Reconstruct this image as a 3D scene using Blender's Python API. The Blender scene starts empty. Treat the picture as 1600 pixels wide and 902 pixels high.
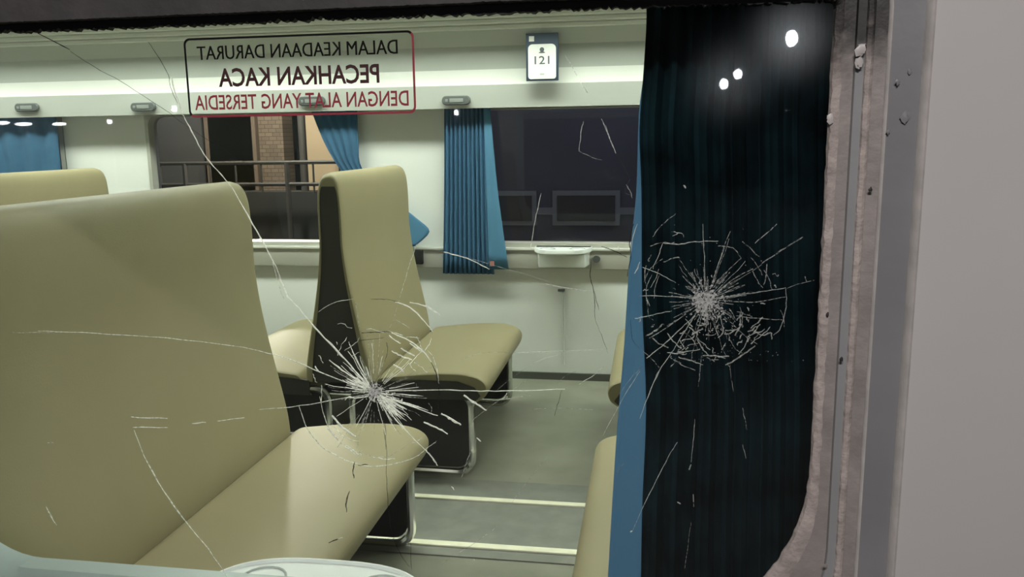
import bpy, bmesh, math, random
from mathutils import Vector, Matrix
random.seed(7)
SC = bpy.context.scene
COL = SC.collection

# ------------------------------------------------------------------ camera
F = 1300.0                                   # focal length in pixels of the 1600 x 902 frame
CAM = Vector((0.0, -1.0, 1.185))
AY = Vector((220, 238, F)).normalized()      # world +y seen in (right, up, forward)
AZ = AY.cross(Vector((1, .0145, 0))).normalized()
if AZ.y < 0: AZ = -AZ
AX = AZ.cross(AY)                            # (right, up, forward) is left-handed
if AX.x < 0: AX = -AX
cam_d = bpy.data.cameras.new('camera')
cam = bpy.data.objects.new('camera', cam_d); COL.objects.link(cam)
cam_d.sensor_width = 36; cam_d.lens = F / 1600 * 36
cam_d.clip_start = .02; cam_d.clip_end = 200
m3 = Matrix(((AX.x, AX.y, -AX.z), (AY.x, AY.y, -AY.z), (AZ.x, AZ.y, -AZ.z)))
cam.matrix_world = Matrix.Translation(CAM) @ m3.to_4x4()
SC.camera = cam
def ray(px, py):
    d = Vector(((px - 800) / F, (451 - py) / F, 1))
    return Vector((d.dot(AX), d.dot(AY), d.dot(AZ)))
def at(px, py, y):
    w = ray(px, py); return CAM + w * ((y - CAM.y) / w.y)
def onz(px, py, z):
    w = ray(px, py); return CAM + w * ((z - CAM.z) / w.z)

# ------------------------------------------------------------------ world, exposure
W = bpy.data.worlds.new('night'); SC.world = W; W.use_nodes = True
W.node_tree.nodes['Background'].inputs[0].default_value = (.35, .38, .5, 1)
W.node_tree.nodes['Background'].inputs[1].default_value = .006
vs = SC.view_settings
vs.view_transform = 'Standard'; vs.look = 'None'; vs.gamma = 1; vs.use_curve_mapping = False
vs.exposure = 0.0
CEIL_POWER = 31.0        # radiance of the fluorescent diffusers inside the coach
PLAT_POWER = 135.0       # watts of the platform lamp behind the camera

# ------------------------------------------------------------------ materials
MATS = {}
def mat(name, col, rough=.6, metal=0, var=.0, vscale=8, bump=0, bscale=60, spec=.5, col2=None, transl=0):
    if name in MATS: return MATS[name]
    m = bpy.data.materials.new(name); m.use_nodes = True
    nt = m.node_tree; b = nt.nodes['Principled BSDF']
    b.inputs['Base Color'].default_value = (*col, 1); b.inputs['Roughness'].default_value = rough
    b.inputs['Metallic'].default_value = metal
    b.inputs['Specular IOR Level'].default_value = spec
    tc = nt.nodes.new('ShaderNodeTexCoord')
    if var or col2:
        n = nt.nodes.new('ShaderNodeTexNoise'); n.inputs['Scale'].default_value = vscale; n.inputs['Detail'].default_value = 6
        nt.links.new(tc.outputs['Object'], n.inputs['Vector'])
        r = nt.nodes.new('ShaderNodeValToRGB')
        r.color_ramp.elements[0].position = .35; r.color_ramp.elements[1].position = .68
        c2 = col2 or tuple(max(0, c * (1 - var)) for c in col)
        r.color_ramp.elements[0].color = (*c2, 1); r.color_ramp.elements[1].color = (*col, 1)
        nt.links.new(n.outputs['Fac'], r.inputs['Fac']); nt.links.new(r.outputs['Color'], b.inputs['Base Color'])
    if bump:
        n = nt.nodes.new('ShaderNodeTexNoise'); n.inputs['Scale'].default_value = bscale; n.inputs['Detail'].default_value = 4
        nt.links.new(tc.outputs['Object'], n.inputs['Vector'])
        bp = nt.nodes.new('ShaderNodeBump'); bp.inputs['Strength'].default_value = bump; bp.inputs['Distance'].default_value = .004
        nt.links.new(n.outputs['Fac'], bp.inputs['Height']); nt.links.new(bp.outputs['Normal'], b.inputs['Normal'])
    if transl:
        t = nt.nodes.new('ShaderNodeBsdfTranslucent'); t.inputs[0].default_value = (*col, 1)
        mx = nt.nodes.new('ShaderNodeMixShader'); mx.inputs[0].default_value = transl
        out = nt.nodes['Material Output']
        nt.links.new(b.outputs[0], mx.inputs[1]); nt.links.new(t.outputs[0], mx.inputs[2]); nt.links.new(mx.outputs[0], out.inputs[0])
    MATS[name] = m; return m
def emit(name, col, s):
    m = bpy.data.materials.new(name); m.use_nodes = True; nt = m.node_tree
    b = nt.nodes['Principled BSDF']; b.inputs['Base Color'].default_value = (.8, .8, .8, 1)
    b.inputs['Emission Color'].default_value = (*col, 1); b.inputs['Emission Strength'].default_value = s
    return m
def glass(name, tint, refl_rough, haze=0.0, dirt=0.0):
    """thin window glass: clear transmission, Fresnel mirror, a little haze of dirt"""
    m = bpy.data.materials.new(name); m.use_nodes = True; nt = m.node_tree; nt.nodes.clear()
    out = nt.nodes.new('ShaderNodeOutputMaterial')
    tr = nt.nodes.new('ShaderNodeBsdfTransparent'); tr.inputs[0].default_value = (*tint, 1)
    g = nt.nodes.new('ShaderNodeBsdfGlossy'); g.inputs['Roughness'].default_value = refl_rough
    fr = nt.nodes.new('ShaderNodeFresnel'); fr.inputs[0].default_value = 1.5
    mx = nt.nodes.new('ShaderNodeMixShader')
    nt.links.new(fr.outputs[0], mx.inputs[0]); nt.links.new(tr.outputs[0], mx.inputs[1]); nt.links.new(g.outputs[0], mx.inputs[2])
    last = mx
    if haze:
        g2 = nt.nodes.new('ShaderNodeBsdfGlossy'); g2.distribution = 'BECKMANN'; g2.inputs['Roughness'].default_value = .125
        m2 = nt.nodes.new('ShaderNodeMixShader'); m2.inputs[0].default_value = haze
        nt.links.new(last.outputs[0], m2.inputs[1]); nt.links.new(g2.outputs[0], m2.inputs[2]); last = m2
    if dirt:
        tc = nt.nodes.new('ShaderNodeTexCoord'); n = nt.nodes.new('ShaderNodeTexNoise')
        n.inputs['Scale'].default_value = 7; n.inputs['Detail'].default_value = 8
        nt.links.new(tc.outputs['Object'], n.inputs['Vector'])
        r = nt.nodes.new('ShaderNodeMapRange'); r.inputs[1].default_value = .4; r.inputs[2].default_value = .75
        r.inputs[3].default_value = dirt * .4; r.inputs[4].default_value = dirt
        nt.links.new(n.outputs['Fac'], r.inputs[0])
        d = nt.nodes.new('ShaderNodeBsdfDiffuse'); d.inputs[0].default_value = (.6, .6, .58, 1)
        t2 = nt.nodes.new('ShaderNodeBsdfTranslucent'); t2.inputs[0].default_value = (.6, .6, .58, 1)
        a = nt.nodes.new('ShaderNodeMixShader'); nt.links.new(d.outputs[0], a.inputs[1]); nt.links.new(t2.outputs[0], a.inputs[2])
        m3_ = nt.nodes.new('ShaderNodeMixShader'); nt.links.new(r.outputs[0], m3_.inputs[0])
        nt.links.new(last.outputs[0], m3_.inputs[1]); nt.links.new(a.outputs[0], m3_.inputs[2]); last = m3_
    nt.links.new(last.outputs[0], out.inputs[0])
    return m

M_white = mat('panel_white', (.80, .82, .79), .45, var=.04, vscale=3)
M_upper = mat('rack_white', (.74, .76, .72), .45)
M_band = mat('valance_grey', (.47, .49, .46), .5)
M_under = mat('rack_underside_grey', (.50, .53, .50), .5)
M_sill = mat('sill_aluminium', (.46, .46, .41), .4, metal=.2)
M_edge = mat('sill_edge', (.75, .76, .72), .3, metal=.3)
M_floor = mat('floor_vinyl', (.235, .24, .185), .45, var=.25, vscale=5)
M_aisle = mat('aisle_vinyl', (.20, .205, .175), .55, var=.2, vscale=14)
M_strip = mat('strip_cream', (.80, .80, .62), .5, var=.1, vscale=30)
M_base = mat('base_dark', (.06, .065, .055), .5)
M_beige = mat('vinyl_beige', (.335, .298, .180), .5, var=.06, vscale=4, bump=.08, bscale=250, spec=.35)
M_dark = mat('vinyl_charcoal', (.055, .052, .045), .6, bump=.1, bscale=200)
M_chrome = mat('chrome_tube', (.75, .76, .74), .16, metal=1)
M_black = mat('black_plastic', (.012, .012, .012), .5)
M_blue = mat('curtain_blue', (.062, .175, .31), .8, var=.12, vscale=20, transl=.25)
M_bluelt = mat('curtain_blue_light', (.10, .27, .44), .8, transl=.25)
M_hem = mat('curtain_blue_single', (.17, .34, .50), .8, transl=.65, bump=.1, bscale=300)
M_lining = mat('curtain_blackout', (.006, .020, .026), .9, col2=(.002, .005, .0065), vscale=12, spec=.04)
M_body = mat('coach_paint', (.46, .44, .435), .42, var=.07, vscale=2.5, bump=.05, bscale=30)
M_fgrey = mat('frame_grey', (.20, .20, .207), .35, var=.12, vscale=9, bump=.12, bscale=40)
M_taupe = mat('frame_taupe', (.27, .24, .225), .6, var=.25, vscale=25, bump=.3, bscale=90)
M_peach = mat('old_sealant', (.42, .36, .335), .7, var=.35, vscale=40, bump=.6, bscale=120)
M_ledge = mat('frame_light_edge', (.50, .47, .45), .4, var=.2, vscale=30, bump=.2, bscale=80)
M_toprail = mat('dark_frame', (.045, .04, .042), .7, var=.5, vscale=12, bump=.3, bscale=60)
M_gasket = mat('rubber_black', (.008, .008, .008), .7, bump=.3, bscale=150)
M_inner = mat('inner_frame', (.42, .50, .50), .4)

def darken_top(m, z0, z1):
    """blackens the colour towards the top, edge broken by noise (object z in metres)"""
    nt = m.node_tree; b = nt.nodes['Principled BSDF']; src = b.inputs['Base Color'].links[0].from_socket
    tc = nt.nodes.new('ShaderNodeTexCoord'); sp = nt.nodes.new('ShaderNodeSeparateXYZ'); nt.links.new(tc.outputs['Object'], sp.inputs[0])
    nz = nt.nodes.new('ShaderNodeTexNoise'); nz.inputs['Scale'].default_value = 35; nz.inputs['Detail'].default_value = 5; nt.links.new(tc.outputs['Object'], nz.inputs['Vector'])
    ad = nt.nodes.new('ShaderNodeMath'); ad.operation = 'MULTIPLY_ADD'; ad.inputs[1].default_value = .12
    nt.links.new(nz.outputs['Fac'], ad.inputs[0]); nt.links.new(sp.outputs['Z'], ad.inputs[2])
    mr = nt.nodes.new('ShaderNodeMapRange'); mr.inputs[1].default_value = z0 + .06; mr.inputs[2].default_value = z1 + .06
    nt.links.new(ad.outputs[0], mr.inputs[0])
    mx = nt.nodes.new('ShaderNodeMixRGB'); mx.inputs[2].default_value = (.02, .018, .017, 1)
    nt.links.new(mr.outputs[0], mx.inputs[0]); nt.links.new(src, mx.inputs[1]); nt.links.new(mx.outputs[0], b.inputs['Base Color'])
M_clamp = mat('clamp_grey', (.26, .26, .265), .35, var=.12, vscale=9, bump=.12, bscale=40)
for m_ in (M_clamp, M_taupe, M_peach): darken_top(m_, .70, .765)  # clamp, rebates and seals turn black towards the top

# ------------------------------------------------------------------ mesh helpers
class MB:
    def __init__(s): s.v = []; s.f = []
    def add(s, vs, fs):
        o = len(s.v); s.v += [tuple(v) for v in vs]; s.f += [tuple(i + o for i in f) for f in fs]; return s
    def box(s, x0, x1, y0, y1, z0, z1):
        return s.add([(x0,y0,z0),(x1,y0,z0),(x1,y1,z0),(x0,y1,z0),(x0,y0,z1),(x1,y0,z1),(x1,y1,z1),(x0,y1,z1)],
                     [(0,3,2,1),(4,5,6,7),(0,1,5,4),(1,2,6,5),(2,3,7,6),(3,0,4,7)])
    def loft(s, rings, cap=True, closed=True):
        n = len(rings[0]); vs = [v for r in rings for v in r]; fs = []
        for i in range(len(rings) - 1):
            for j in range(n if closed else n - 1):
                k = (j + 1) % n
                fs.append((i*n+j, i*n+k, (i+1)*n+k, (i+1)*n+j))
        if cap:
            fs.append(tuple(range(n))[::-1]); fs.append(tuple((len(rings)-1)*n + j for j in range(n)))
        return s.add(vs, fs)
    def tube(s, pts, r, n=8, closed=False, rr=None):
        pts = [Vector(p) for p in pts]; rings = []; m = len(pts); up = None
        for i, p in enumerate(pts):
            a = pts[(i-1) % m] if (closed or i > 0) else p
            b = pts[(i+1) % m] if (closed or i < m-1) else p
            t = (b - a).normalized()
            if up is None:
                up = t.orthogonal().normalized()
            up = (up - t * up.dot(t)).normalized(); w = t.cross(up)
            q = rr[i] if rr else r
            rings.append([p + (up*math.cos(2*math.pi*k/n) + w*math.sin(2*math.pi*k/n))*q for k in range(n)])
        if closed: rings.append(rings[0])
        return s.loft(rings, cap=not closed)
    def build(s, name, m, parent=None, smooth=None, bevel=0):
        me = bpy.data.meshes.new(name); me.from_pydata(s.v, [], s.f)
        bm = bmesh.new(); bm.from_mesh(me)
        bmesh.ops.remove_doubles(bm, verts=bm.verts, dist=1e-6)
        if bevel:
            bmesh.ops.bevel(bm, geom=[e for e in bm.edges if len(e.link_faces) == 2 and e.calc_face_angle(0) > .6],
                            offset=bevel, segments=2, affect='EDGES', profile=.6)
        bmesh.ops.recalc_face_normals(bm, faces=bm.faces)
        bm.to_mesh(me); bm.free()
        if smooth is None: smooth = bool(bevel)
        if smooth:
            me.polygons.foreach_set('use_smooth', [True]*len(me.polygons))
            me.set_sharp_from_angle(angle=math.radians(38))
        me.materials.append(m)
        o = bpy.data.objects.new(name, me); COL.objects.link(o)
        if parent: o.parent = parent
        return o
def box(name, m, x0, x1, y0, y1, z0, z1, parent=None, bevel=0):
    return MB().box(x0, x1, y0, y1, z0, z1).build(name, m, parent, bevel=bevel)
def tag(o, label, cat, group=None):
    o['label'] = label; o['category'] = cat
    if group: o['group'] = group
    return o
def struct(o, label=None):
    o['kind'] = 'structure'
    if label: o['label'] = label
    return o
def empty(name, loc=(0,0,0)):
    o = bpy.data.objects.new(name, None); COL.objects.link(o); o.location = loc; o.empty_display_size = .1; return o
def copy_tree(o, parent=None):
    c = o.copy(); COL.objects.link(c); c.parent = parent
    for ch in o.children: copy_tree(ch, c)
    return c
def spline(pts, n=6):
    """Catmull-Rom through 2-D points"""
    out = []
    P = [pts[0]] + list(pts) + [pts[-1]]
    for i in range(1, len(P) - 2):
        for k in range(n):
            t = k / n; a, b, c, d = P[i-1], P[i], P[i+1], P[i+2]
            out.append(tuple(.5*((2*b[j]) + (-a[j]+c[j])*t + (2*a[j]-5*b[j]+4*c[j]-d[j])*t*t + (-a[j]+3*b[j]-3*c[j]+d[j])*t**3) for j in range(len(a))))
    out.append(tuple(pts[-1])); return out
def rrect(x0, x1, z0, z1, rb, rt, n=10):
    """rounded rectangle in x/z, radius rb at the bottom corners and rt at the top ones, fixed point count"""
    pts = []
    for cx, cz, r, a0 in ((x1-rb, z0+rb, rb, -90), (x1-rt, z1-rt, rt, 0), (x0+rt, z1-rt, rt, 90), (x0+rb, z0+rb, rb, 180)):
        for k in range(n + 1):
            a = math.radians(a0 + 90*k/n); pts.append((cx + r*math.cos(a), cz + r*math.sin(a)))
    return pts
def ring_mesh(name, m, loops, parent, smooth=True):
    """loops: list of (points x/z, y), bridged one to the next"""
    return MB().loft([[(x, y, z) for x, z in L] for L, y in loops], cap=False).build(name, m, parent, smooth)

# ================================================================== the setting
X0, X1 = -6.6, 4.4
YI, YF, ZC = .06, 2.98, 2.2
fl = struct(box('floor', M_floor, X0, X1, YI, YF, -.06, 0))
box('aisle_mat', M_aisle, X0, X1, 1.16, 1.70, 0, .004, fl)
M_ceil = mat('ceiling_grey', (.50, .51, .49), .5)
struct(box('ceiling', M_ceil, X0, X1, -.03, 3.08, ZC, ZC + .06))
struct(box('wall_left_end', M_white, X0 - .06, X0, -.03, 3.08, -.06, ZC))
struct(box('wall_right_end', M_white, X1, X1 + .06, -.03, 3.08, -.06, ZC))
# two cream strips along the aisle
for i, (pa, pb, w) in enumerate((((670, 777), (913, 790), .026), ((650, 850), (905, 862), .028))):
    y = (onz(*pa, .006).y + onz(*pb, .006).y) / 2
    struct(box('trim_%d' % (i+1), M_strip, X0, X1, y - w/2, y + w/2, .004, .010, bevel=.002),
           'cream non-slip strip running along the aisle floor')
struct(box('baseboard_far', M_base, X0, X1, YF - .012, YF, 0, .035))

# far wall with its windows
FW = [(-5.52, -4.44), (-4.08, -3.04), (-2.57, -1.50), (-.98, .08), (.55, 1.6), (2.1, 3.15)]
ZS, ZT = .66, 1.345
wf = struct(empty('wall_far', (0, 0, 0)), 'pale panelled wall on the far side of the coach')
edges = [X0] + [v for w in FW for v in w] + [X1]
for i in range(0, len(edges), 2):
    box('pillar_panel', M_white, edges[i], edges[i+1], YF, YF + .1, ZS, ZT, wf)
seams = [X0] + [(FW[i][1] + FW[i+1][0]) / 2 for i in range(len(FW)-1)] + [X1]
for i in range(len(seams) - 1):
    box('lower_panel', M_white, seams[i] + .001, seams[i+1] - .001, YF, YF + .1, -.06, ZS, wf, bevel=.002)
    box('upper_panel', M_white, seams[i] + .001, seams[i+1] - .001, YF, YF + .1, ZT, ZC, wf)
M_glassf = glass('far_window_glass', (.80, .83, .85), .02)
for i, (a, b) in enumerate(FW):
    w = struct(empty('window_%d' % (i + 2), ((a+b)/2, YF, ZS)), 'far-side coach window with grey rounded frame')
    mw = -(a+b)/2
    L = lambda d, r: [(x + mw, z - ZS) for x, z in rrect(a + d, b - d, ZS + d, ZT - d, r, r, 5)]
    R0 = [(x + mw, z - ZS) for x, z in rrect(a, b, ZS, ZT, .002, .002, 5)]
    ring_mesh('window_frame', M_sill, [(R0, -.004), (L(.022, .05), -.010), (L(.026, .05), .03), (L(.026, .05), .06), (R0, .06)], w)
    MB().add([((a-b)/2+.01, .035, .01), ((b-a)/2-.01, .035, .01), ((b-a)/2-.01, .035, ZT-ZS-.01), ((a-b)/2+.01, .035, ZT-ZS-.01)],
             [(0,1,2,3)]).build('pane', M_glassf, w)
# sill rail below the windows
sr = struct(box('trim_3', M_sill, X0, X1, YF - .035, YF, .562, .652, bevel=.004), 'grey sill rail below the far windows')
box('sill_edge', M_edge, X0, X1, YF - .045, YF, .652, .662, sr, bevel=.002)

# near wall: outside sheet with the window opening
RX = .196
WL, WR, WB, WT = -1.12, RX, .535, 1.333
def nloop(d, rb, rt): return rrect(WL - d, WR + d, WB - d, WT + d, rb, rt, 12)
wn = struct(empty('wall_near', (0, 0, 0)), 'pale grey painted outer wall of the coach')
hole = nloop(.093, .15, .10)
def outer(pts, x0, x1, z0, z1):
    out = []
    cx, cz = (WL+WR)/2, (WB+WT)/2
    n = len(pts) // 4
    cs = [(x1, z0), (x1, z1), (x0, z1), (x0, z0)]
    for q in range(4):
        for k in range(n):
            out.append(cs[q])
    return out
def plate_hole(name, m, y, x0, x1, z0, z1, parent, hole):
    mb = MB(); n = len(hole); q = n // 4
    cs = [(x1, z0), (x1, z1), (x0, z1), (x0, z0)]
    vs = [(x, y, z) for x, z in hole] + [(x, y, z) for x, z in cs]
    fs = []
    for c in range(4):
        for k in range(q - 1):
            fs.append((c*q + k, c*q + k + 1, n + c))
        fs.append((c*q + q - 1, ((c+1) % 4)*q, n + (c+1) % 4, n + c))
    return mb.add(vs, fs).build(name, m, parent)
plate_hole('outer_sheet', M_body, -.034, -6.66, 4.46, -.9, 2.26, wn, hole)
plate_hole('inner_panel', M_ceil, YI, -6.6, 4.4, -.06, 2.2, wn, rrect(-1.09, .26, .528, 1.425, .14, .02, 12))

# window_1: the cracked window we look through
w1 = struct(empty('window_1', ((WL+WR)/2, 0, WB)), 'cracked coach window with grey painted frame and old sealant')
def wrel(L): return [(x - w1.location.x, z - w1.location.z) for x, z in L]
def jag(L, amp, seed, f=1.0):
    rnd = random.Random(seed); c = Vector((0, .38)); out = []
    for x, z in L:
        d = Vector((x, z)) - c; d.normalize(); k = rnd.uniform(-amp, amp)
        out.append((x + d.x*k, z + d.y*k))
    return out
def dense(L, n=5):
    out = []
    for i in range(len(L)):
        a, b = L[i], L[(i+1) % len(L)]
        m = n if math.dist(a, b) < .05 else 60
        out += [(a[0] + (b[0]-a[0])*k/m, a[1] + (b[1]-a[1])*k/m) for k in range(m)]
    return out
def NL(d, rb, rt, j=0, seed=0):
    d = d*.83 if d > 0 else d
    L = dense(wrel(nloop(d, rb, rt))); return jag(L, j, seed) if j else L
RB = .25
def IL(d): return dense(wrel(rrect(-1.065 - d, .235 + d, .553 - d, 1.40 + d, .14, .02, 12)))
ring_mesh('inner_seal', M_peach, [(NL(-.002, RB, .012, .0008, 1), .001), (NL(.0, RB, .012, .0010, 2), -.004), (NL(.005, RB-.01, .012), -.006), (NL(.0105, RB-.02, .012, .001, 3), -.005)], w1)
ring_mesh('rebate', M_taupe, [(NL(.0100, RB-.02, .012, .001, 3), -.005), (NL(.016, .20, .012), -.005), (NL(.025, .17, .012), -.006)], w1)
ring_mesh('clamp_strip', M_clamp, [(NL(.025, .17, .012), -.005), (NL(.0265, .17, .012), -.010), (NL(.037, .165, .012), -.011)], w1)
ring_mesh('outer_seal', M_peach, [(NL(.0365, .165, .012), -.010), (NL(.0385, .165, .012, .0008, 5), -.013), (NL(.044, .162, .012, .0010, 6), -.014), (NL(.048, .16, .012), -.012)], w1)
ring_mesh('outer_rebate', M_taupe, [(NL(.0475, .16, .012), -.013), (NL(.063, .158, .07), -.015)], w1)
ring_mesh('frame_lip', M_ledge, [(NL(.063, .158, .07), -.013), (NL(.0645, .158, .07), -.017), (NL(.067, .157, .072), -.0185), (NL(.0675, .157, .072), -.018)], w1)
ring_mesh('frame_flange', M_fgrey, [(NL(.0672, .157, .072), -.018), (NL(.104, .152, .095), -.026)], w1)
ring_mesh('frame_edge', M_ledge, [(NL(.1035, .152, .095), -.0258), (NL(.1065, .152, .095), -.0335), (NL(.110, .15, .1), -.036), (NL(.1130, .15, .1), -.034)], w1)
# reveal between pane and the inner panel
ring_mesh('inner_lining', M_inner, [(NL(.012, .25, .02), .003), (IL(0), .03), (IL(0), .062), (IL(.05), .066), (IL(.05), .060)], w1)
# black rubber and dark rail along the top
def strip_top(name, m, pa, y0, y1, seed, amp):
    rnd = random.Random(seed); mb = MB(); n = 420; low = []; top = []
    for k in range(n + 1):
        x = WL + (WR - WL)*k/n
        j = rnd.uniform(-amp, amp*.4) + (amp*1.3*rnd.random()*max(0, math.sin(k*.05+seed)) if rnd.random() < .4 else 0)
        low.append((x, pa[0] + j)); top.append((x, pa[1]))
    rings = [[(x - w1.location.x, y0, z - WB) for x, z in low], [(x - w1.location.x, y1, z - WB) for x, z in low],
             [(x - w1.location.x, y1, z - WB) for x, z in top], [(x - w1.location.x, y0, z - WB) for x, z in top]]
    return mb.loft(rings + [rings[0]], cap=False, closed=False).build(name, m, w1)
strip_top('gasket', M_gasket, (1.329, 1.340), -.011, .0, 3, .0028)
strip_top('top_rail', M_toprail, (1.3385, 1.402), -.028, .0, 5, .0006)  # rail has a darker colour than the side frame

M_pane = glass('cracked_window_glass', (.95, .965, .955), .015, haze=.011, dirt=.004)
pane = MB().add([(WL - w1.location.x - .02, 0, -.02), (WR - w1.location.x + .006, 0, -.02), (WR - w1.location.x + .006, 0, WT - WB + .006), (WL - w1.location.x - .02, 0, WT - WB + .006)],
                [(0,1,2,3)]).build('pane', M_pane, w1)

# lumps of old paint on the frame
for px, py, r, y in ((1415, 184, .010, -.024), (1297, 186, .008, -.007), (1345, 78, .012, -.016), (1343, 98, .010, -.016), (1293, 492, .004, -.007), (1315, 562, .004, -.018),
                     (1421, 112, .005, -.024), (1402, 128, .005, -.024), (1290, 884, .004, -.02), (1360, 296, .004, -.02), (1388, 206, .004, -.022)):
    r *= .75; p = at(px, py, y); mb = MB(); rnd = random.Random(px); rings = []
    for k in range(5):
        a = math.pi*.5*k/4; rr = r*math.cos(a)
        rings.append([(p.x + rr*math.cos(t*.785)*(.3+.6*rnd.random()), y - .16*r*math.sin(a), p.z + rr*math.sin(t*.785)*(.4+.9*rnd.random())) for t in range(8)])
    o = mb.loft(rings).build('paint_lump', M_fgrey if px > 1380 else (M_ledge if r > .0045 else M_taupe), None, True)
    o.parent = w1; o.matrix_parent_inverse = Matrix.Translation(-w1.location)

# ================================================================== luggage rack on the far wall
lr = empty('luggage_rack', (0, 2.9, 1.315))
tag(lr, 'white luggage rack with grey valance above the far windows', 'luggage rack')
def lrb(name, m, poly, bevel=0):
    mb = MB().loft([[(x, y - 2.9, z - 1.315) for y, z in poly] for x in (X0, X1)]); return mb.build(name, m, lr, bevel=bevel)
lrb('valance', M_band, [(2.858, 1.325), (2.845, 1.428), (2.862, 1.428), (2.874, 1.325)])
lrb('ledge_strip', M_upper, [(2.862, 1.428), (2.868, 1.498), (2.90, 1.498), (2.90, 1.428)])
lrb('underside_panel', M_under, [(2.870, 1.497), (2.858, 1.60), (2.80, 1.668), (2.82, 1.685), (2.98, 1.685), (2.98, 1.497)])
for k in range(7):
    y = 2.79 - .03*k; z = 1.185 + (.1265 + .0066*k)*(y + 1)
    lrb('slat', M_upper, [(y, z), (y - .004, z + .004), (y - .004, z + .016), (y, z + .0205), (y + .05, z + .0205), (y + .05, z)])
for x in (-5.9, -4.3, -2.75, -1.24, .3, 1.85, 3.4):
    mb = MB().loft([[(x + s, y - 2.9, z - 1.315) for y, z in ((2.98, 1.70), (2.83, 1.70), (2.64, 1.815), (2.64, 1.83), (2.98, 1.83))] for s in (-.012, .012)])
    mb.build('bracket', M_upper, lr)

nr = empty('luggage_rack', (0, YI, 1.45)); tag(nr, 'white luggage rack above the cracked window', 'luggage rack')
MB().box(X0, X1, .002, .03, 0, .25).build('back_panel', M_upper, nr)
for k in range(7):
    MB().box(X0, X1, .031 + k*.082, .112 + k*.082, .22 + k*.014, .232 + k*.014).build('slat', M_upper, nr)
for x in (-5.9, -4.3, -2.75, -1.24, .3, 1.85, 3.4):
    MB().loft([[(x + q, y, z) for y, z in ((.03, .12), (.03, .20), (.56, .29), (.56, .27))] for q in (-.012, .012)]).build('bracket', M_upper, nr)

# small oval plates on the valance
for i, (px, py) in enumerate(((42, 168), (224, 167), (487, 158), (713, 157))):
    c = at(px, py, 2.845)
    e = empty('seat_number_plate', (c.x, 2.842, c.z - .021))
    tag(e, ['dark oval seat plate beside the white luggage rack bracket above the left-hand curtained window',
            'dark oval seat plate above the white wall pillar behind the rear seat back',
            'dark oval seat plate seen behind the red lettering of the sticker',
            'dark oval seat plate above the wide pleated blue curtain'][i], 'plate', 'oval plates on the valance')
    L = lambda w, h: [(x, z + .021) for x, z in rrect(-w, w, -h, h, h*.95, h*.95, 6)]
    MB().loft([[(x, .006, z) for x, z in L(.068, .021)], [(x, 0, z) for x, z in L(.068, .021)], [(x, -.006, z) for x, z in L(.062, .017)]]).build('plate_body', mat('plate_grey', (.10, .11, .11), .4), e, True)
    MB().box(-.030, .034, -.0085, -.005, .012, .030).build('number_tile', mat('plate_tile', (.24, .26, .25), .5), e, bevel=.001)
    MB().box(-.050, -.038, -.0085, -.005, .014, .027).build('number_tile', mat('plate_tile', (.24, .26, .25), .5), e, bevel=.001)

# text helper --------------------------------------------------------------
def text_mesh(name, body, w, h, m, parent, bold=0.0, depth=.0002):
    cu = bpy.data.curves.new(name, 'FONT'); cu.body = body; cu.size = 1; cu.extrude = 0; cu.offset = bold
    cu.align_x = 'CENTER'; cu.resolution_u = 3
    t = bpy.data.objects.new(name + '_tmp', cu); COL.objects.link(t)
    bpy.context.view_layer.update()
    dg = bpy.context.evaluated_depsgraph_get()
    me = bpy.data.meshes.new_from_object(t.evaluated_get(dg)); bpy.data.objects.remove(t)
    xs = [v.co.x for v in me.vertices]; ys = [v.co.y for v in me.vertices]
    sx = w / (max(xs) - min(xs)); sy = h / (max(ys) - min(ys)); cx = (max(xs)+min(xs))/2; y0 = min(ys)
    for v in me.vertices: v.co = ((v.co.x - cx)*sx, (v.co.y - y0)*sy, 0)
    if bold == 0:                                   # thicken plain letters by doubling them sideways
        bm = bmesh.new(); bm.from_mesh(me)
        g = bmesh.ops.duplicate(bm, geom=bm.verts[:] + bm.edges[:] + bm.faces[:])
        bmesh.ops.translate(bm, verts=[v for v in g['geom'] if isinstance(v, bmesh.types.BMVert)], vec=(h*.035, 0, .00002))
        bm.to_mesh(me); bm.free()
    me.name = name; me.materials.clear(); me.materials.append(m)
    o = bpy.data.objects.new(name, me); COL.objects.link(o); o.parent = parent
    return o

# numbered sign on the rack front
c0, c1 = at(822, 53, 2.80), at(873, 126, 2.80)
SW, SH = c1.x - c0.x, c0.z - c1.z
sg = empty('number_sign', ((c0.x+c1.x)/2, 2.788, c1.z))
tag(sg, 'dark bordered sign with a white panel numbered 121', 'sign')
M_navy = mat('sign_navy', (.035, .055, .085), .4); M_swhite = mat('sign_white', (.72, .74, .72), .5)
box('backing', M_navy, -SW/2, SW/2, 0, .009, 0, SH, sg, bevel=.002)
MB().loft([[(x, y, z) for x, z in rrect(-SW*.43, SW*.43, SH*.04, SH*.77, .012, .02, 5)] for y in (0, -.003)]).build('white_panel', M_swhite, sg)
o = text_mesh('numerals', '121', SW*.46, SH*.17, mat('sign_ink', (.10, .11, .13), .5), sg, .01); o.location = (0, -.004, SH*.35); o.rotation_euler = (math.pi/2, 0, 0)
ic = MB(); ic.loft([[(SW*.07*math.cos(a*.524), y, SH*.655 + SW*.07*math.sin(a*.524)) for a in range(12)] for y in (-.0045, -.003)])
ic.loft([[(x, y, z) for x, z in [(-SW*.10, SH*.585), (SW*.10, SH*.585), (SW*.085, SH*.60), (SW*.04, SH*.615), (-SW*.04, SH*.615), (-SW*.085, SH*.60)]] for y in (-.0045, -.003)])
ic.build('person_icon', mat('sign_ink', (.1,.11,.13)), sg)
box('logo', M_swhite, -SW*.40, -SW*.24, -.002, 0, SH*.83, SH*.94, sg)
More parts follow.
